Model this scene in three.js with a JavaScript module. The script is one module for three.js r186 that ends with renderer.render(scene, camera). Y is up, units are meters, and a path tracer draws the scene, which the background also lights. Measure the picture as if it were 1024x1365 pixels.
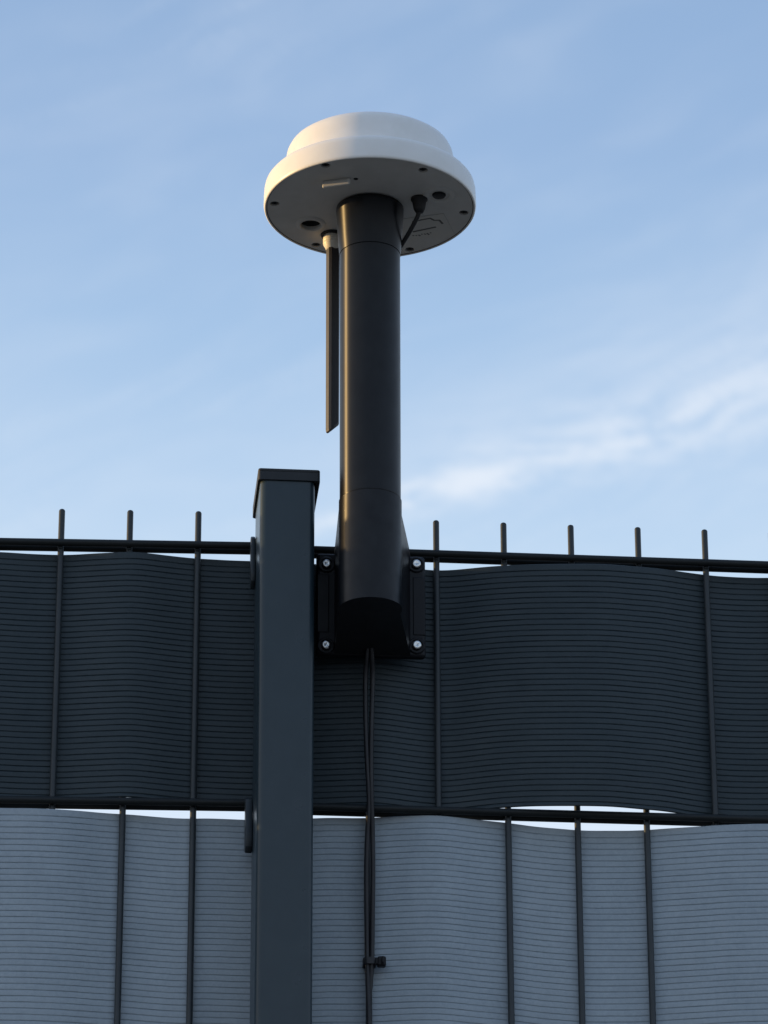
import * as THREE from 'three';
import { mergeGeometries, mergeVertices, toCreasedNormals } from 'three/addons/utils/BufferGeometryUtils.js';
import { RoundedBoxGeometry } from 'three/addons/geometries/RoundedBoxGeometry.js';
import { createNoise2D, createNoise3D } from 'simplex-noise';

// ------------------------------------------------------------------ camera, sky, sun, exposure
const scene = new THREE.Scene();
const camera = new THREE.PerspectiveCamera(14.4887, 768 / 1024, 0.05, 2000);
const RAIL = 2.4;                                   // height of the top rail above the ground, metres
camera.rotation.order = 'YXZ';
camera.position.set(-0.28140, RAIL - 1.19113, 2.69461);
camera.rotation.set(0.42530, -0.0899, -0.0028);

function rng(seed) { let a = seed >>> 0; return () => { a = (a + 0x6D2B79F5) | 0; let t = Math.imul(a ^ (a >>> 15), 1 | a); t = (t + Math.imul(t ^ (t >>> 7), 61 | t)) ^ t; return ((t ^ (t >>> 14)) >>> 0) / 4294967296; }; }
const rad = (d) => d * Math.PI / 180, clamp01 = (x) => Math.min(1, Math.max(0, x));
const smooth = (a, b, x) => { const t = clamp01((x - a) / (b - a)); return t * t * (3 - 2 * t); };
const lerp = (a, b, t) => a + (b - a) * t;

const SUN_AZ = rad(102.2), SUN_EL = rad(4.8);         // azimuth from +z towards -x: low, left and a little behind the fence
const sunDir = new THREE.Vector3(-Math.sin(SUN_AZ) * Math.cos(SUN_EL), Math.sin(SUN_EL), Math.cos(SUN_AZ) * Math.cos(SUN_EL));
const SUN_POWER = 5.0, SUN_COLOR = [1.0, 0.64, 0.25];

function makeSky(w, h) {
  const data = new Float32Array(w * h * 4), n2 = createNoise2D(rng(11));
  const fbm = (x, y, o) => { let s = 0, a = 0.5, t = 0; for (let i = 0; i < o; i++) { s += a * n2(x, y); t += a; a *= 0.52; x = x * 2.03 + 17.1; y = y * 2.03 - 5.3; } return s / t; };
  const stops = [[-90, .16, .16, .16], [-2, .45, .47, .5], [0, .66, .74, .86], [12, .74, .84, .97], [20, .66, .79, .96], [22.5, .57, .735, .915], [24.5, .445, .625, .855], [27, .345, .528, .785], [29.5, .292, .458, .72], [32, .258, .418, .675], [45, .22, .36, .62], [90, .16, .28, .54]];
  const grad = (el) => { let i = 1; while (i < stops.length - 1 && el > stops[i][0]) i++; const a = stops[i - 1], b = stops[i], t = clamp01((el - a[0]) / (b[0] - a[0])); return [lerp(a[1], b[1], t), lerp(a[2], b[2], t), lerp(a[3], b[3], t)]; };
  for (let j = 0; j < h; j++) {
    const el = ((j + 0.5) / h - 0.5) * Math.PI, y = Math.sin(el), ce = Math.cos(el), base = grad(el * 180 / Math.PI);
    for (let i = 0; i < w; i++) {
      const a = ((i + 0.5) / w - 0.5) * 2 * Math.PI, x = Math.cos(a) * ce, z = Math.sin(a) * ce, k = (j * w + i) * 4;
      let [r, g, b] = base;
      // glow of the low sun
      const c = x * sunDir.x + y * sunDir.y + z * sunDir.z, th = Math.acos(Math.min(1, Math.max(-1, c))) * 180 / Math.PI;
      const gl = Math.exp(-th / 26) * 0.85 * smooth(-0.12, 0.02, y);
      r += gl * 0.95; g += gl * 0.72; b += gl * 0.42;
      if (y > 0.03) {
        // a high thin veil, drawn on a level sheet of air
        const u = x / (y + 0.06), v = -z / (y + 0.06);
        const p = (u + v) * 0.7071, q = (u - v) * 0.7071;              // streaks run along q
        const wx = fbm(u * 3.1, v * 3.1, 3) * 0.035, wy = fbm(u * 3.1 + 9, v * 3.1 + 4, 3) * 0.035;
        const m = fbm((p + wx) * 19, (q + wy) * 7, 6) * 0.5 + fbm(p * 4.2, q * 2.3, 3) * 0.5;
        const thread = Math.pow(clamp01(1 - Math.abs(fbm((p + wx * 0.6) * 26, (q + wy) * 3.2, 5)) * 2.4), 3) * smooth(-0.15, 0.6, fbm(p * 5 + 3, q * 2.2, 3));
        let veil = smooth(-0.5, 1.1, m) * 0.19 + thread * 0.075;
        // one brighter band of cloud climbing to the right
        const su = 0.183, sv = 1.908, du = 0.169, dv = -0.132, dl = Math.hypot(du, dv);
        const along = ((u - su) * du + (v - sv) * dv) / dl, across = ((u - su) * dv - (v - sv) * du) / dl + wx * 0.10 + wy * 0.06;
        const bn = fbm(along * 13 + 3 + wy * 20, (across + along * 0.06) * 44 + wx * 30, 6), wid = 0.014 * (1 + 0.6 * bn) + Math.max(0, along) * 0.10;
        const band = Math.exp(-Math.pow(across / wid, 2)) * smooth(-0.16, 0.02, along) * (1 - smooth(0.5, 1.0, along)) * clamp01(0.66 + 1.1 * bn);
        veil += band * (0.66 - 0.36 * clamp01(along * 4));
        const haze = Math.exp(-Math.pow((across - 0.03) / (0.05 + Math.max(0, along) * 0.12), 2)) * smooth(-0.2, 0.1, along) * (1 - smooth(0.6, 1.2, along));
        veil += haze * (0.20 + 0.12 * bn);
        veil = clamp01(veil) * smooth(0.03, 0.2, y);
        const cr = 0.80 + gl * 1.1, cg = 0.87 + gl * 0.8, cb = 0.97 + gl * 0.45;
        r = lerp(r, cr, veil); g = lerp(g, cg, veil); b = lerp(b, cb, veil);
      }
      data[k] = r; data[k + 1] = g; data[k + 2] = b; data[k + 3] = 1;
    }
  }
  const t = new THREE.DataTexture(data, w, h, THREE.RGBAFormat, THREE.FloatType);
  t.mapping = THREE.EquirectangularReflectionMapping; t.magFilter = t.minFilter = THREE.LinearFilter; t.wrapS = THREE.RepeatWrapping; t.needsUpdate = true;
  return t;
}
const sky = makeSky(4096, 2048);
scene.background = sky; scene.environment = sky;

const sun = new THREE.DirectionalLight(new THREE.Color().setRGB(...SUN_COLOR), SUN_POWER);
sun.position.set(-0.1 + sunDir.x * 20, RAIL + sunDir.y * 20, sunDir.z * 20); sun.target.position.set(-0.1, RAIL, 0);
sun.castShadow = true; sun.shadow.mapSize.set(4096, 4096); sun.shadow.radius = 1; sun.shadow.bias = -0.0004;
Object.assign(sun.shadow.camera, { left: -2.5, right: 2.5, top: 2.5, bottom: -2.5, near: 1, far: 40 });
scene.add(sun, sun.target);

const renderer = new THREE.WebGLRenderer({ antialias: true });
renderer.setSize(768, 1024);
renderer.toneMapping = THREE.LinearToneMapping; renderer.toneMappingExposure = 1.0;
renderer.shadowMap.enabled = true;

// ------------------------------------------------------------------ materials
function noiseTexture(size, fn, srgb) {
  const d = new Uint8Array(size * size * 4);
  for (let j = 0; j < size; j++) for (let i = 0; i < size; i++) { const v = fn(i / size, j / size), k = (j * size + i) * 4; const c = Array.isArray(v) ? v : [v, v, v]; for (let n = 0; n < 3; n++) d[k + n] = Math.round(255 * clamp01(c[n])); d[k + 3] = 255; }
  const t = new THREE.DataTexture(d, size, size, THREE.RGBAFormat); t.wrapS = t.wrapT = THREE.RepeatWrapping; t.magFilter = THREE.LinearFilter; t.minFilter = THREE.LinearMipmapLinearFilter; t.generateMipmaps = true; if (srgb) t.colorSpace = THREE.SRGBColorSpace; t.needsUpdate = true; return t;
}
// seamless noise: simplex on a torus, approximated by blending two shifted copies
const nz = createNoise2D(rng(5));
function tile(fx, fy, oct, ox = 0) {
  const f = (x, y) => { let s = 0, a = 0.5, t = 0, px = fx, py = fy; for (let o = 0; o < oct; o++) { s += a * nz(x * px + ox + o * 31, y * py + o * 7); t += a; a *= 0.55; px *= 2; py *= 2; } return s / t; };
  return (x, y) => { const bx = smooth(0.75, 1, x), by = smooth(0.75, 1, y); return lerp(lerp(f(x, y), f(x - 1, y), bx), lerp(f(x, y - 1), f(x - 1, y - 1), bx), by); };
}
const grainFn = tile(60, 60, 3), blotchFn = tile(5, 5, 5, 40), layerFn = tile(3, 90, 3, 80), dustFn = tile(14, 14, 5, 120);
const grain = noiseTexture(512, (x, y) => 0.5 + 0.5 * grainFn(x, y));
const layered = noiseTexture(512, (x, y) => 0.5 + 0.42 * layerFn(x, y) + 0.1 * grainFn(x, y));
const blotch = (lo, hi) => noiseTexture(256, (x, y) => lerp(lo, hi, clamp01(0.5 + 0.55 * blotchFn(x, y) + 0.12 * dustFn(x, y))));
const rep = (t, metres) => { const c = t.clone(); c.repeat.set(1 / metres, 1 / metres); c.needsUpdate = true; return c; };
const tint = (lo, hi) => noiseTexture(256, (x, y) => { const t = clamp01(0.5 + 0.5 * blotchFn(x, y) + 0.25 * dustFn(x, y)); const e = (c) => (c <= 0.0031308 ? 12.92 * c : 1.055 * Math.pow(c, 1 / 2.4) - 0.055); return [0, 1, 2].map((n) => e(lerp(lo[n], hi[n], t))); }, true);
const white = rng(77);
const speckle = (lo, hi) => noiseTexture(512, (x, y) => { const t = clamp01(0.5 + 0.42 * blotchFn(x, y) + 0.2 * dustFn(x, y) + 0.25 * grainFn(x, y) + (white() - 0.5) * 0.45); const e = (c) => (c <= 0.0031308 ? 12.92 * c : 1.055 * Math.pow(c, 1 / 2.4) - 0.055); return [0, 1, 2].map((n) => e(lerp(lo[n], hi[n], t))); }, true);
function mat(lo, hi, rough, o = {}) {
  const m = new THREE.MeshPhysicalMaterial({ color: 0xffffff, map: rep((o.speckle ? speckle : tint)(lo, hi), o.size ?? 0.18), roughness: 1, roughnessMap: rep(blotch(rough[0], rough[1]), (o.size ?? 0.18) * 0.7), metalness: o.metal ?? 0, side: THREE.DoubleSide });
  if (o.bump) { m.bumpMap = rep(o.bumpMap ?? grain, o.bumpSize ?? 0.03); m.bumpScale = o.bump; }
  if (o.aniso) { m.anisotropy = o.aniso; m.anisotropyRotation = Math.PI / 2; }
  if (o.spec) m.specularIntensity = o.spec;
  return m;
}
const M = {
  coat: mat([.017, .033, .044], [.022, .039, .051], [.26, .34], { bump: 0.000002, bumpSize: 0.035, spec: 0.7 }),            // anthracite powder coat
  rod: mat([.022, .029, .034], [.030, .038, .044], [.36, .48], { bump: 0.000008, bumpSize: 0.03, spec: 0.7 }),
  rail: mat([.010, .013, .014], [.015, .018, .019], [.45, .58], { bump: 0.000008, bumpSize: 0.03, spec: 0.5 }),
  cap: mat([.018, .022, .026], [.025, .029, .033], [.5, .62], { bump: 0.000015, bumpSize: 0.02, spec: 0.6 }),
  stripDark: mat([.024, .037, .045], [.032, .047, .056], [.46, .62], { bump: 0.00003, bumpSize: 0.04, size: 0.38, speckle: true, spec: 0.6 }),
  stripLight: mat([.255, .305, .345], [.335, .39, .43], [.48, .62], { bump: 0.00005, bumpSize: 0.04, size: 0.38, speckle: true }),
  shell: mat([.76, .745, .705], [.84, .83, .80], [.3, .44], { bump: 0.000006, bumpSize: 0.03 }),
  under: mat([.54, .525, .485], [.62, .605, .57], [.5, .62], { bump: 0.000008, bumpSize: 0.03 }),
  cream: mat([.74, .70, .60], [.80, .76, .66], [.4, .5]),
  black: mat([.0025, .003, .005], [.006, .007, .009], [.36, .43], { bump: 0.000003, bumpMap: layered, bumpSize: 0.05, spec: 0.75, aniso: 0.9 }),
  bracket: mat([.006, .007, .010], [.010, .011, .014], [.38, .46], { bump: 0.000006, bumpMap: layered, bumpSize: 0.05, spec: 0.4 }),
  socket: mat([.003, .0036, .006], [.008, .009, .011], [.36, .48], { bump: 0.000008, bumpMap: layered, bumpSize: 0.05, spec: 0.8, aniso: 0.9 }),
  whip: mat([.022, .019, .018], [.032, .028, .027], [.45, .6], { bump: 0.000008, bumpSize: 0.02 }),
  hollow: mat([.006, .006, .007], [.010, .010, .011], [.6, .7]),
  cable: mat([.012, .013, .016], [.020, .021, .025], [.36, .5], { bump: 0.000008, bumpSize: 0.015, spec: 0.7 }),
  steel: mat([.55, .55, .54], [.68, .68, .66], [.22, .36], { metal: 1, size: 0.02 }),
};

// ------------------------------------------------------------------ helpers. Shapes are drawn in millimetres; y = 0 is the middle of the top rail
const S = 0.001, taken = {};
function numbered(name) { const n = taken[name] = (taken[name] ?? -1) + 1; return n ? `${name}_${String(n).padStart(3, '0')}` : name; }
function thing(name, label, category, [x, y, z] = [0, 0, 0], turn = 0, group) {
  const o = new THREE.Group(); o.name = numbered(name); o.position.set(x * S, RAIL + y * S, z * S); o.rotation.y = turn;
  o.userData = { label, category, at: [x, y, z] }; if (group) o.userData.group = group; scene.add(o); return o;
}
function worldUV(g) {                       // uv in metres, on the plane each face looks along most
  const p = g.attributes.position, n = g.attributes.normal, uv = new Float32Array(p.count * 2);
  for (let i = 0; i < p.count; i++) {
    const a = Math.abs(n.getX(i)), b = Math.abs(n.getY(i)), c = Math.abs(n.getZ(i)), x = p.getX(i) * S, y = p.getY(i) * S, z = p.getZ(i) * S;
    if (b > a && b > c) { uv[2 * i] = x; uv[2 * i + 1] = z; } else if (a > c) { uv[2 * i] = z; uv[2 * i + 1] = y; } else { uv[2 * i] = x; uv[2 * i + 1] = y; }
  }
  g.setAttribute('uv', new THREE.BufferAttribute(uv, 2));
}
function ready(geos) {
  const list = (Array.isArray(geos) ? geos : [geos]).map((g0) => {
    const g = g0.index ? g0.toNonIndexed() : g0.clone();
    if (!g.attributes.normal) g.computeVertexNormals();
    if (!g0.userData.ownUV) worldUV(g);
    for (const k of Object.keys(g.attributes)) if (!['position', 'normal', 'uv'].includes(k)) g.deleteAttribute(k);
    return g;
  });
  return list.length > 1 ? mergeGeometries(list) : list[0];
}
function put(name, geos, m, parent) {       // one named Mesh; millimetres counted from the thing's own base
  const g = ready(geos); g.scale(S, S, S);
  const o = new THREE.Mesh(g, m); o.name = numbered(name); o.castShadow = o.receiveShadow = true; parent.add(o); return o;
}
const T = (g, x, y, z) => g.translate(x, y, z);
const crease = (g, a = 0.6) => toCreasedNormals(g.index ? g.toNonIndexed() : g, a);
function block(w, h, d, r, x, y, z, seg = 3) { return T(new RoundedBoxGeometry(w, h, d, seg, r), x, y, z); }
function roundRect(w, h, r) {
  const s = new THREE.Shape(), x = -w / 2, y = -h / 2;
  s.moveTo(x + r, y); s.lineTo(x + w - r, y); s.absarc(x + w - r, y + r, r, -Math.PI / 2, 0); s.lineTo(x + w, y + h - r); s.absarc(x + w - r, y + h - r, r, 0, Math.PI / 2);
  s.lineTo(x + r, y + h); s.absarc(x + r, y + h - r, r, Math.PI / 2, Math.PI); s.lineTo(x, y + r); s.absarc(x + r, y + r, r, Math.PI, Math.PI * 1.5); return s;
}
function prismY(shape, y0, y1, bevel = 0, curve = 6) {   // shape in (x, z), standing from y0 to y1
  const g = new THREE.ExtrudeGeometry(shape, { depth: y1 - y0 - 2 * bevel, bevelEnabled: bevel > 0, bevelSize: bevel, bevelThickness: bevel, bevelOffset: -bevel, bevelSegments: 2, curveSegments: curve });
  g.rotateX(-Math.PI / 2); g.scale(1, 1, -1); g.translate(0, y0 + bevel, 0);
  const p = g.attributes.position.array, n = g.attributes.normal.array;       // mirrored: turn the faces round again
  for (let i = 0; i < p.length; i += 9) for (let k = 0; k < 3; k++) { let t = p[i + 3 + k]; p[i + 3 + k] = p[i + 6 + k]; p[i + 6 + k] = t; t = n[i + 3 + k]; n[i + 3 + k] = n[i + 6 + k]; n[i + 6 + k] = t; }
  g.computeVertexNormals(); return crease(g, 0.5);
}
function lathe(points, seg, x, y, z, uvR) {
  const g = new THREE.LatheGeometry(points.map(([r, h]) => new THREE.Vector2(r, h)), seg);
  if (uvR) { const p = g.attributes.position, uv = g.attributes.uv; for (let i = 0; i < p.count; i++) uv.setXY(i, uv.getX(i) * Math.round(2 * Math.PI * uvR / 50) * 0.05, p.getY(i) * S); g.userData.ownUV = true; }
  const k = !!g.userData.ownUV; T(g, x, y, z); g.userData.ownUV = k; return g;
}
const curve3 = (pts) => new THREE.CatmullRomCurve3(pts.map((p) => new THREE.Vector3(...p)), false, 'catmullrom', 0.5);
const tube = (pts, r, n = 60, k = 10) => new THREE.TubeGeometry(curve3(pts), n, r, k, false);

// ------------------------------------------------------------------ ground
{
  const g = new THREE.PlaneGeometry(1200, 1200, 1, 1); g.rotateX(-Math.PI / 2);
  const uv = g.attributes.uv; for (let i = 0; i < uv.count; i++) uv.setXY(i, uv.getX(i) * 1200, uv.getY(i) * 1200);
  const m = mat([.105, .11, .105], [.16, .165, .155], [.85, .95], { size: 2.3, bump: 0.004, bumpSize: 0.6 });
  const o = new THREE.Mesh(g, m); o.name = 'ground'; o.userData = { kind: 'structure', label: 'grey gravel ground in front of the fence' }; o.receiveShadow = true; scene.add(o);
}

// ------------------------------------------------------------------ the fence: two panels of double-wire mesh with woven plastic strips
const ROD = 2.3, WIRE = 2.75, WIRE_Z = 4.9, PITCH = 50, ROW = 200, FOOT = -2360;
const rodGeo = (() => {
  const pts = [[0, FOOT]]; pts.push([ROD, FOOT]); for (let y = -2200; y <= 0; y += 200) pts.push([ROD, y]);
  pts.push([ROD, 27.4], [ROD * 0.8, 28.3], [ROD * 0.42, 28.8], [0.01, 28.9]);
  const list = [lathe(pts, 12, 0, 0, 0, 0)];
  const R = rng(8);
  for (let y = 0; y >= -400; y -= 200) for (const s of [1, -1]) { const w = new THREE.SphereGeometry(1, 8, 6); w.scale(2.2 + R() * 0.7, 1.3 + R() * 0.5, 1.1); T(w, (R() - 0.5) * 1.4, y + 2.6 * (R() < 0.5 ? 1 : -1), s * (ROD + 0.2)); list.push(w); }
  return mergeGeometries(list.map((g) => g.toNonIndexed()));
})();
const rodReady = ready(rodGeo); rodReady.scale(S, S, S);

// rib section of a strip seen from its end: [drop below the rib's top, depth behind the face], as parts of one pitch and millimetres
const RIB = [[0.00, 0], [0.36, 0.10], [0.76, 0], [0.87, -0.55], [0.92, -0.55]];
function stripGeo(points, height, ribs, detailed, groove) {
  const xs = points.map((p) => p[0]), x0 = xs[0], x1 = xs[xs.length - 1], step = detailed ? 5 : 12.5, cols = Math.round((x1 - x0) / step);
  const at = (x, c) => {                    // cubic through the places where the strip passes a rod
    let i = 0; while (i < xs.length - 2 && x > xs[i + 1]) i++;
    const P = (k) => points[Math.min(points.length - 1, Math.max(0, k))][c], t = clamp01((x - xs[i]) / (xs[i + 1] - xs[i]));
    const a = P(i - 1), b = P(i), d = P(i + 1), e = P(i + 2), m0 = (d - a) / 2, m1 = (e - b) / 2, t2 = t * t, t3 = t2 * t;
    return (2 * t3 - 3 * t2 + 1) * b + (t3 - 2 * t2 + t) * m0 + (-2 * t3 + 3 * t2) * d + (t3 - t2) * m1;
  };
  const prof = [[0, -0.5], [0.5, 0], [1.6, 0]];
  if (detailed) { const p = (height - 4) / ribs; for (let r = 0; r < ribs; r++) for (const [f, d] of RIB) prof.push([1.6 + (r + Math.max(f, 0.02)) * p, d < 0 ? -groove : d]); }
  prof.push([height - 1.6, 0], [height - 0.5, 0], [height, -0.5], [height, -1.3], [height * 0.5, -1.3], [0, -1.3], [0, -0.5]);
  const pos = [], idx = [], n = prof.length;
  for (let c = 0; c <= cols; c++) {
    const x = x0 + (x1 - x0) * c / cols, z = at(x, 1) + 0.35 * nz(x * 0.021, points[0][2] * 0.37), y = at(x, 2) + 0.45 * nz(x * 0.017 + 50, points[0][2] * 0.31), h = 0.5, sl = (at(Math.min(x1, x + h), 1) - at(Math.max(x0, x - h), 1)) / (2 * h), l = Math.hypot(1, sl);
    const hx = points[0].length > 3 ? at(x, 3) / height : 1;
    prof.forEach(([d, o], r) => {
      if (detailed && o < -0.1 && r > 2 && r < n - 6) { const q = 0.5 + 0.5 * nz(x * 0.03 + r * 3.7, r * 1.31 + points[0][2]); o *= 0.62 + 0.6 * q; d += 0.10 * nz(x * 0.012 + 9, Math.floor(r / 5) * 2.3); }
      pos.push(x - sl / l * o, y - d * hx, z + o / l);
    });
  }
  for (let c = 0; c < cols; c++) for (let r = 0; r < n - 1; r++) { const a = c * n + r, b = a + n; idx.push(a, a + 1, b, b, a + 1, b + 1); }
  const g = new THREE.BufferGeometry(); g.setAttribute('position', new THREE.Float32BufferAttribute(pos, 3)); g.setIndex(idx);
  return crease(g, 0.42);
}
function fencePanel(label, origin, turn, rodXs, rowPoints) {
  const t = thing('wire_fence', label, 'fence', origin, turn, undefined);
  const xa = Math.min(...rodXs), xb = Math.max(...rodXs);
  for (const x of rodXs) { const o = new THREE.Mesh(rodReady, M.rod); o.name = numbered('vertical_rod'); o.position.x = x * S; o.castShadow = o.receiveShadow = true; t.add(o); }
  const wireGeo = ready(T(new THREE.CylinderGeometry(WIRE, WIRE, xb - xa + 8, 14, 1).rotateZ(Math.PI / 2), (xa + xb) / 2, 0, 0)); wireGeo.scale(S, S, S);
  for (let r = 0; r <= 11; r++) for (const s of [1, -1]) { const o = new THREE.Mesh(wireGeo, M.rail); o.name = numbered('horizontal_rail'); o.position.set(0, -r * ROW * S, s * WIRE_Z * S); o.castShadow = o.receiveShadow = true; t.add(o); }
  rowPoints.forEach(({ points, dark, height, ribs }, r) => {
    const o = put('privacy_strip', stripGeo(points, height, ribs, r < 2, dark ? 0.62 : 0.54), dark ? M.stripDark : M.stripLight, t);
    o.userData.label = dark ? 'dark anthracite ribbed privacy strip' : r === 1 ? 'light grey ribbed privacy strip' : 'light grey privacy strip lower down';
  });
  return t;
}
// weave: where the strip passes each rod, z in front of (+) or behind (-) the rods and its top edge
const tall = (p) => (p.length > 3 ? p : [...p, 190]);
function weave(xs, known, row, seed) {
  const R = rng(seed), base = -row * ROW; let run = 0, front = R() < 0.5;
  return xs.map((x) => {
    const k = known.find((p) => Math.abs(p[0] - x) < 6);
    if (k) { front = k[1] > 0; run = 1; return tall(k); }
    if (run >= 1 + Math.floor(R() * 2.4)) { front = !front; run = 0; } run++;
    return [x, front ? 5 + R() * 5 : -4, base - 6.5 - R() * 2, 190];
  });
}
const rightXs = [], leftXs = [];
for (let i = -2; i <= 23; i++) rightXs.push(i * PITCH);
for (let i = -32; i <= 1; i++) leftXs.push(-57.15 + i * PITCH);
const rightEnds = (p) => p.map((q, i) => (i === 0 ? [q[0] - 1, q[1], q[2], q[3]] : q));
const leftEnds = (p) => p.map((q, i) => (i === p.length - 1 ? [q[0] + 23, q[1], q[2], q[3]] : q));
function rows(xs, ends, k0, k1, seed) {
  const out = [{ points: ends(weave(xs, k0, 0, seed)), dark: true, height: 190, ribs: 43 }, { points: ends(weave(xs, k1, 1, seed + 1)), dark: false, height: 190, ribs: 42 }];
  for (let r = 2; r < 11; r++) out.push({ points: ends(weave(xs, [], r, seed + r)), dark: false, height: 190, ribs: 42 });
  return out;
}
fencePanel('wire mesh fence with woven dark and light strips, behind the black antenna bracket', [0, 0, 0], 0, rightXs, rows(rightXs, rightEnds,
  [[-100, -4, -8], [-50, 3.6, -8.2], [0, -4, -9.3, 189.6], [50, 9, -9.1, 188.2], [100, 17, -9.2, 188.2], [150, 12, -7.8, 189.4], [200, -4, -5.6, 191], [250, -4.4, -6.2], [300, 7, -7]],
  [[-100, -4, -205.6], [-50, -4, -203.6], [0, 4.4, -204], [50, -4, -204.6], [100, -4, -209], [150, -4, -206.8], [200, 5.4, -205.2], [250, 6, -203.6], [300, -4, -206]], 21));
fencePanel('wire mesh fence with woven dark and light strips, on the left of the post', [-118, 1.79, 0], -0.04184, leftXs, rows(leftXs, leftEnds,
  [[-257.15, -4, -7], [-207.15, 4.5, -8], [-157.15, -4, -5.4], [-107.15, 5.5, -6.9], [-57.15, -4, -7], [-7.15, -4, -8]],
  [[-257.15, -4, -207], [-207.15, 5, -206.4], [-157.15, 8, -207.4], [-107.15, -4, -206.6], [-57.15, -4, -208.8], [-7.15, -4, -209]], 51));

// ------------------------------------------------------------------ the post between the panels
{
  const PX = -114.3, t = thing('fence_post', 'square anthracite grey steel fence post with a flat black cap', 'fence post', [PX, -RAIL * 1000, 40.5]);
  const Y = RAIL * 1000;                     // parts are counted from the ground here
  put('post_tube', T(prismY(roundRect(39.4, 63, 5.2), 0, Y + 26, 0, 8), 0, 0, 0), M.coat, t);
  const skirt = roundRect(44.6, 69.5, 2.2); skirt.holes.push(roundRect(40.4, 64.2, 4.8));
  put('post_cap', [T(prismY(skirt, Y + 23.6, Y + 30, 0, 6), 0.9, 0, -1.7), T(prismY(roundRect(44.6, 69.5, 2.2), Y + 30, Y + 32.6, 0.9, 6), 0.9, 0, -1.7)], M.cap, t);
  // clamps that hold the ends of the panels against the post: seen from the side, bent round the rails
  const clampGeo = (x0, x1, y, big) => {
    const s = new THREE.Shape(); const P = [[-31, 3], [-25, 4], [-21, 1], [-19, -8], [-16, -20], [-14.5, -30], [-16, -35 - big], [-22, -38 - big], [-29, -36], [-31, -32]];
    P.forEach(([z, h], i) => (i ? s.lineTo(z, h) : s.moveTo(z, h))); s.closePath();
    const g = new THREE.ExtrudeGeometry(s, { depth: x1 - x0 - 1.6, bevelEnabled: true, bevelSize: 0.8, bevelThickness: 0.8, bevelOffset: -0.8, bevelSegments: 2 });
    g.rotateY(-Math.PI / 2); g.translate(x1 - 0.8, Y + y, 0); g.computeVertexNormals(); return crease(g, 0.5);
  };
  for (const [x0, x1, y, big, lab] of [[-23.2, -19.9, 0, 0, 'upper rail clamp on the left side'], [-24.8, -19.9, -202, 1, 'lower rail clamp on the left side'], [19.9, 21.6, -1, 0, 'upper rail clamp on the right side'], [19.9, 21.6, -203, 0, 'lower rail clamp on the right side']]) {
    const o = put('rail_clamp', clampGeo(x0, x1, y, big), M.rod, t); o.userData.label = lab;
  }
}

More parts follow.
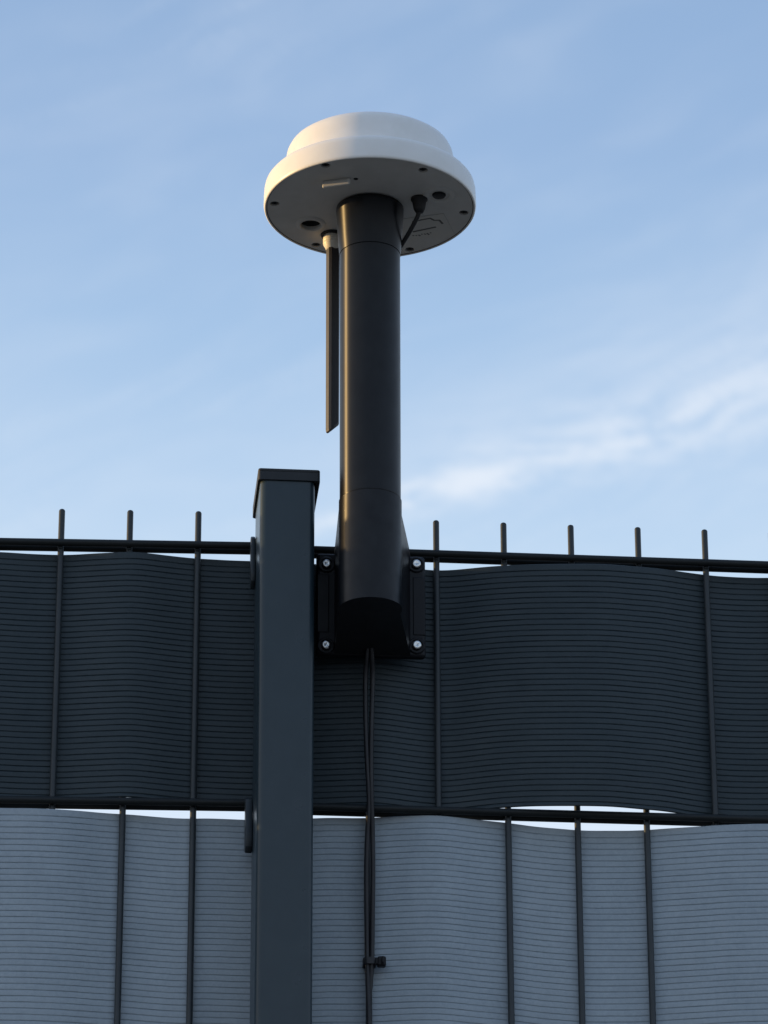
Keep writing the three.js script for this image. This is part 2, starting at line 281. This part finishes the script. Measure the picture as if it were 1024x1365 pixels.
// ------------------------------------------------------------------ the antenna on its wall arm
{
  const AX = -56, AZ = 85, TOP = 240.8;
  const t = thing('antenna', 'white disc antenna on a black tube bolted to the fence top', 'antenna', [-49.7, -88, 14]);
  const ox = AX + 49.7, oy = 88, oz = AZ - 14;      // the tube's axis counted from the thing's base
  const L = (pts, seg, uvR, dx = 0, dz = 0) => lathe(pts.map(([r, h]) => [r, h + oy]), seg, ox + dx, 0, oz + dz, uvR);

  // bracket: a plate on the fence with a socket that narrows forward to the tube
  const plate = put('bracket_plate', [block(79.6, 80, 7, 3, 0, 40, 0.5), block(9, 46, 2, 0.9, 34.8, 40, 3.45), block(9, 46, 2, 0.9, -34.8, 40, 3.45)], M.bracket, t);
  for (const [x, y] of [[33, 72.7], [33, 8.8], [-32.6, 70.4], [-32.8, 6.6]]) {
    const boss = lathe([[0, 0], [6.4, 0], [6.4, 1.2], [5.6, 2.0], [4.6, 2.0], [4.4, 1.0], [0, 1.0]], 28, 0, 0, 0); boss.rotateX(Math.PI / 2); T(boss, x, y, 3.2); put('screw_boss', crease(boss), M.bracket, plate);
    const head = new THREE.Shape(); head.absarc(0, 0, 2.2, 0, Math.PI * 2);
    const cross = new THREE.Path(); const a = 0.45, b = 1.9; [[a, a], [b, a], [b, -a], [a, -a], [a, -b], [-a, -b], [-a, -a], [-b, -a], [-b, a], [-a, a], [-a, b], [a, b]].forEach(([u, v], i) => (i ? cross.lineTo(u, v) : cross.moveTo(u, v))); cross.closePath(); head.holes.push(cross);
    const g = new THREE.ExtrudeGeometry(head, { depth: 0.5, bevelEnabled: true, bevelSize: 1.1, bevelThickness: 1.1, bevelSegments: 4, curveSegments: 20 });
    g.rotateZ(x * 1.7 + y); T(g, x, y, 5.6);
    const s = put('plate_screw', crease(g, 0.9), M.steel, plate); s.userData.label = 'bright steel cross-head screw';
  }
  {
    const s = new THREE.Shape(), r = 22.5, n = 40;
    s.moveTo(28.6, 3.5);
    for (let i = 0; i <= n; i++) { const a = lerp(-0.25, Math.PI + 0.25, i / n); s.lineTo(ox + r * Math.cos(a), oz + r * Math.sin(a)); }
    s.lineTo(-26.6, 3.5); s.closePath();
    const g = new THREE.ExtrudeGeometry(s, { depth: 91.4, bevelEnabled: false, curveSegments: 12 }); g.rotateX(-Math.PI / 2); g.scale(1, 1, -1);
    const p = g.attributes.position, q = p.array; for (let i = 0; i < q.length; i += 9) for (let k = 0; k < 3; k++) { const u = q[i + 3 + k]; q[i + 3 + k] = q[i + 6 + k]; q[i + 6 + k] = u; }
    for (let i = 0; i < p.count; i++) { const f = clamp01((p.getZ(i) - 4) / (oz - 4)); if (p.getY(i) > 40) p.setY(i, lerp(83, 91.2, Math.pow(f, 0.8))); else p.setY(i, lerp(1.2, 7.8, f)); }
    g.computeVertexNormals(); put('bracket_socket', crease(g, 0.5), M.socket, t);
  }
  // the tube, its top collar
  put('mast_tube', L([[0, -77], [21.6, -77], [21.9, -20], [21.9, 2.6], [21.3, 3.2], [21.3, 4.0], [21.9, 4.5], [22.0, 60], [22.1, 130], [22.2, 201.6], [22.0, 202.0], [0, 202.0]], 96, 22), M.black, t);
  put('mast_collar', L([[0, 202.1], [22.3, 202.1], [22.5, 202.4], [23.3, 212], [24.3, 228], [24.9, 238], [24.9, TOP - 0.2], [0, TOP - 0.2]], 96, 24), M.black, t);

  // radome
  const dome = put('radome', L([[76.4, TOP + 1.2], [76.6, TOP + 0.2], [77.4, TOP], [78.1, TOP + 0.7], [78.5, TOP + 2.4], [78.4, TOP + 9], [78.1, TOP + 14.5], [77.5, TOP + 17.4], [76.0, TOP + 19.3], [73.6, TOP + 20.1], [66.0, TOP + 20.8], [64.8, TOP + 21.6], [64.2, TOP + 24.4], [63.7, TOP + 28], [62.6, TOP + 39], [61.6, TOP + 44.6], [60.0, TOP + 48], [56.8, TOP + 50.4], [50, TOP + 51.8], [36, TOP + 53.2], [18, TOP + 54], [0, TOP + 54.2]], 160), M.shell, t);
  const seam = new THREE.TorusGeometry(76.3, 0.35, 8, 120).rotateX(Math.PI / 2); T(seam, ox, TOP + 0.9 + oy, oz); put('edge_seal', seam, M.hollow, dome);
  // underside, pierced for its six screws and one socket
  const disc = new THREE.Shape(); disc.absarc(0, 0, 76, 0, Math.PI * 2);
  const screwAt = [[-70.6, 1.1], [-37.5, 61.6], [33.5, 60.9], [69.8, -0.9], [35.4, -61.7], [-35.5, -60.5]];
  const hole = (x, z, r) => { const p = new THREE.Path(); p.absarc(x, z, r, 0, Math.PI * 2); disc.holes.push(p); };
  screwAt.forEach(([x, z]) => hole(x, z, 3.5)); hole(-41.8, -27.9, 7.6);
  const ug = prismY(disc, TOP + 0.9 + oy, TOP + 4 + oy, 0, 90); T(ug, ox, 0, oz);
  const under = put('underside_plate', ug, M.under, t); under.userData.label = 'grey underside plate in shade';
  for (const [x, z] of screwAt) {
    const g = lathe([[0, 0.9], [1.0, 1.2], [1.2, 0.3], [2.6, 0.5], [3.0, 1.6], [3.5, 3]], 20, ox + x, TOP + 1.2 + oy, oz + z); put('recessed_screw', crease(g), M.hollow, under);
  }
  put('empty_socket', [L([[0, TOP + 6], [7.6, TOP + 6], [7.6, TOP + 3]], 40, 0, -41.8, -27.9)], M.hollow, under);
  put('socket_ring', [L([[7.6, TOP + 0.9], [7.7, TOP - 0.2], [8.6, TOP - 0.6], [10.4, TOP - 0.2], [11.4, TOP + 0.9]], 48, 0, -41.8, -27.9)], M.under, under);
  // round plug and its raised rim
  put('vent_plug', [L([[0, TOP - 0.6], [4.4, TOP - 0.6], [5.0, TOP + 0.2], [5.0, TOP + 0.9]], 32, 0, 48.8, 25)], M.bracket, under);
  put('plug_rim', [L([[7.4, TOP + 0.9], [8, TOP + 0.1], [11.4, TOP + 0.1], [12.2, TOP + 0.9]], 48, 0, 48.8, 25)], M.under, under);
  // hanging pull tab that catches the sun, and a pin hole beside it
  {
    const g = block(21, 6.6, 2.4, 1.1, 0, 0, 0, 4); g.rotateX(-0.35); g.rotateY(-0.36); T(g, ox - 28, TOP - 2.2 + oy, oz + 42); const o = put('pull_tab', g, M.under, under); o.userData.label = 'small pale tab catching the sun';
    put('pin_hole', [L([[0, TOP + 0.75], [1.6, TOP + 0.75], [1.8, TOP + 0.9]], 16, 0, -14, 43.5)], M.hollow, under);
  }
  // printed label: an outline, a rule and a row of unreadable marks
  {
    const c = document.createElement('canvas'); c.width = 256; c.height = 256; const x = c.getContext('2d');
    x.fillStyle = '#cac7bf'; x.fillRect(0, 0, 256, 256); x.strokeStyle = '#55554f'; x.lineWidth = 13; x.lineJoin = 'round';
    x.beginPath(); x.moveTo(60, 70); x.lineTo(70, 42); x.lineTo(170, 30); x.lineTo(186, 60); x.lineTo(214, 66); x.lineTo(222, 112); x.stroke();
    x.lineWidth = 15; x.beginPath(); x.moveTo(36, 160); x.lineTo(176, 138); x.stroke();
    x.lineWidth = 10; for (let i = 0; i < 7; i++) { const u = 24 + i * 17; x.beginPath(); x.moveTo(u, 206 - i * 2); x.lineTo(u + 8, 200 + (i % 3) * 9); x.stroke(); }
    const tx = new THREE.CanvasTexture(c); tx.colorSpace = THREE.SRGBColorSpace;
    const g = new THREE.BoxGeometry(34, 0.25, 34); g.userData.ownUV = true; const k = g.toNonIndexed(); k.userData.ownUV = true;
    k.rotateY(-0.35); T(k, ox + 45, TOP + 0.72 + oy, oz - 25);
    put('printed_label', k, new THREE.MeshStandardMaterial({ map: tx, roughness: 0.6 }), under);
  }
  // connector with its thin lead into the collar
  const plug = put('lead_connector', [lathe([[0, 0], [6.2, 0], [6.2, -1.4], [5.4, -2.2], [4.2, -9], [2.9, -11.6], [0, -11.8]], 28, ox + 34.9, TOP + 0.9 + oy, oz + 18.1)], M.hollow, t);
  put('antenna_lead', tube([[ox + 34.9, TOP - 9 + oy, oz + 18], [ox + 33.4, TOP - 14 + oy, oz + 15.5], [ox + 28, TOP - 23 + oy, oz + 8], [ox + 21, TOP - 32 + oy, oz - 3]], 1.7, 40, 10), M.hollow, plug);
  // stub aerial hanging beside the tube
  {
    const wx = ox - 24.0, wz = oz - 43.3, whip = put('whip_aerial', (() => {
      const s = new THREE.Shape(); [[-4.6, 0], [4.6, 0], [4.3, -146.5], [3.6, -148], [-2.0, -153.6], [-3.2, -154.2], [-4.1, -153.6], [-4.4, -151.5]].forEach(([a, b], i) => (i ? s.lineTo(a, b) : s.moveTo(a, b))); s.closePath();
      const g = new THREE.ExtrudeGeometry(s, { depth: 4.4, bevelEnabled: true, bevelSize: 1.6, bevelThickness: 1.6, bevelOffset: -1.6, bevelSegments: 1 }); g.translate(0, 0, -2.2); g.rotateY(0.42); T(g, wx, TOP - 9.4 + oy, wz); g.computeVertexNormals(); return crease(g, 0.4);
    })(), M.whip, t);
    put('aerial_nut', crease(lathe([[0, -12.2], [4.0, -12.2], [4.8, -11.6], [5.6, -9.4], [6.6, -7.8], [6.9, -6.2], [6.6, -5.6], [6.9, -4.8], [6.9, -1.4], [6.3, -0.6], [5.6, -0.6], [5.6, 1.2]], 36, wx - 0.6, TOP + oy, wz), 0.7), M.cream, whip);
    put('nut_gasket', crease(lathe([[5.6, -0.7], [8.2, -0.7], [8.6, 0.2], [8.6, 0.8]], 36, wx - 0.6, TOP + oy, wz), 0.7), M.hollow, whip);
  }
}

// ------------------------------------------------------------------ the two leads that run down from the bracket, and their tie
{
  const end = -2300;
  const c1 = thing('cable', 'black cable hanging below the antenna bracket, left one of the pair', 'cable', [-52, end, 6], 0);
  put('cable_sheath', tube([[-52.5, -80, 26], [-53.2, -92, 23.4], [-53.8, -99, 20], [-53.9, -110, 17.5], [-53.6, -135, 16.5], [-52.6, -165, 15.4], [-51.2, -190, 14], [-50.9, -203, 12.6], [-51.9, -222, 10], [-52.4, -250, 7.6], [-52.0, -285, 5.4], [-51.6, -314, 5], [-51.0, -340, 5.6], [-50.6, -365, 6.4], [-51, -450, 7], [-52, -700, 9], [-50, -1400, 11], [-52, end, 10]].map(([x, y, z]) => [x + 52, y - end, z - 6]), 1.75, 420, 10), M.cable, c1);
  const c2 = thing('cable', 'black cable hanging below the antenna bracket, right one of the pair', 'cable', [-49, end, 6], 0);
  put('cable_sheath', tube([[-50.2, -80, 27], [-49.7, -91, 24.4], [-49.1, -97.5, 21], [-48.7, -108, 18], [-49.3, -135, 17], [-49.7, -165, 15.8], [-49.3, -190, 14.4], [-48.9, -203, 12.8], [-48.2, -222, 9.6], [-47.7, -250, 7.2], [-48.0, -285, 5.2], [-48.4, -314, 5], [-49.4, -332, 3.9], [-49.9, -350, 3.4], [-48.3, -450, 5], [-48, -700, 8], [-49.6, -1400, 9], [-48, end, 10]].map(([x, y, z]) => [x + 49, y - end, z - 6]), 1.75, 420, 10), M.cable, c2);
  const k = thing('cable_tie', 'black cable tie with a square lock holding the cables to a fence rod', 'cable tie', [-49.8, -314, 2]);
  const s = new THREE.Shape(); { const o = roundRect(9.4, 13, 3.6), inn = roundRect(7.4, 11, 2.7); s.setFromPoints(o.getPoints(10)); s.holes.push(inn); }
  put('tie_band', T(prismY(s, -2.4, 2.4, 0, 8), 0, 0, 0), M.cable, k);
  put('tie_lock', [block(6.2, 7.2, 6.4, 1.3, 8.2, -0.2, 3.2), block(2.2, 5, 4.4, 0.7, 4.7, 0, 3.6), block(1.4, 4.6, 6, 0.5, 8.6, -0.2, 7.2)], M.bracket, k);
}

renderer.render(scene, camera);
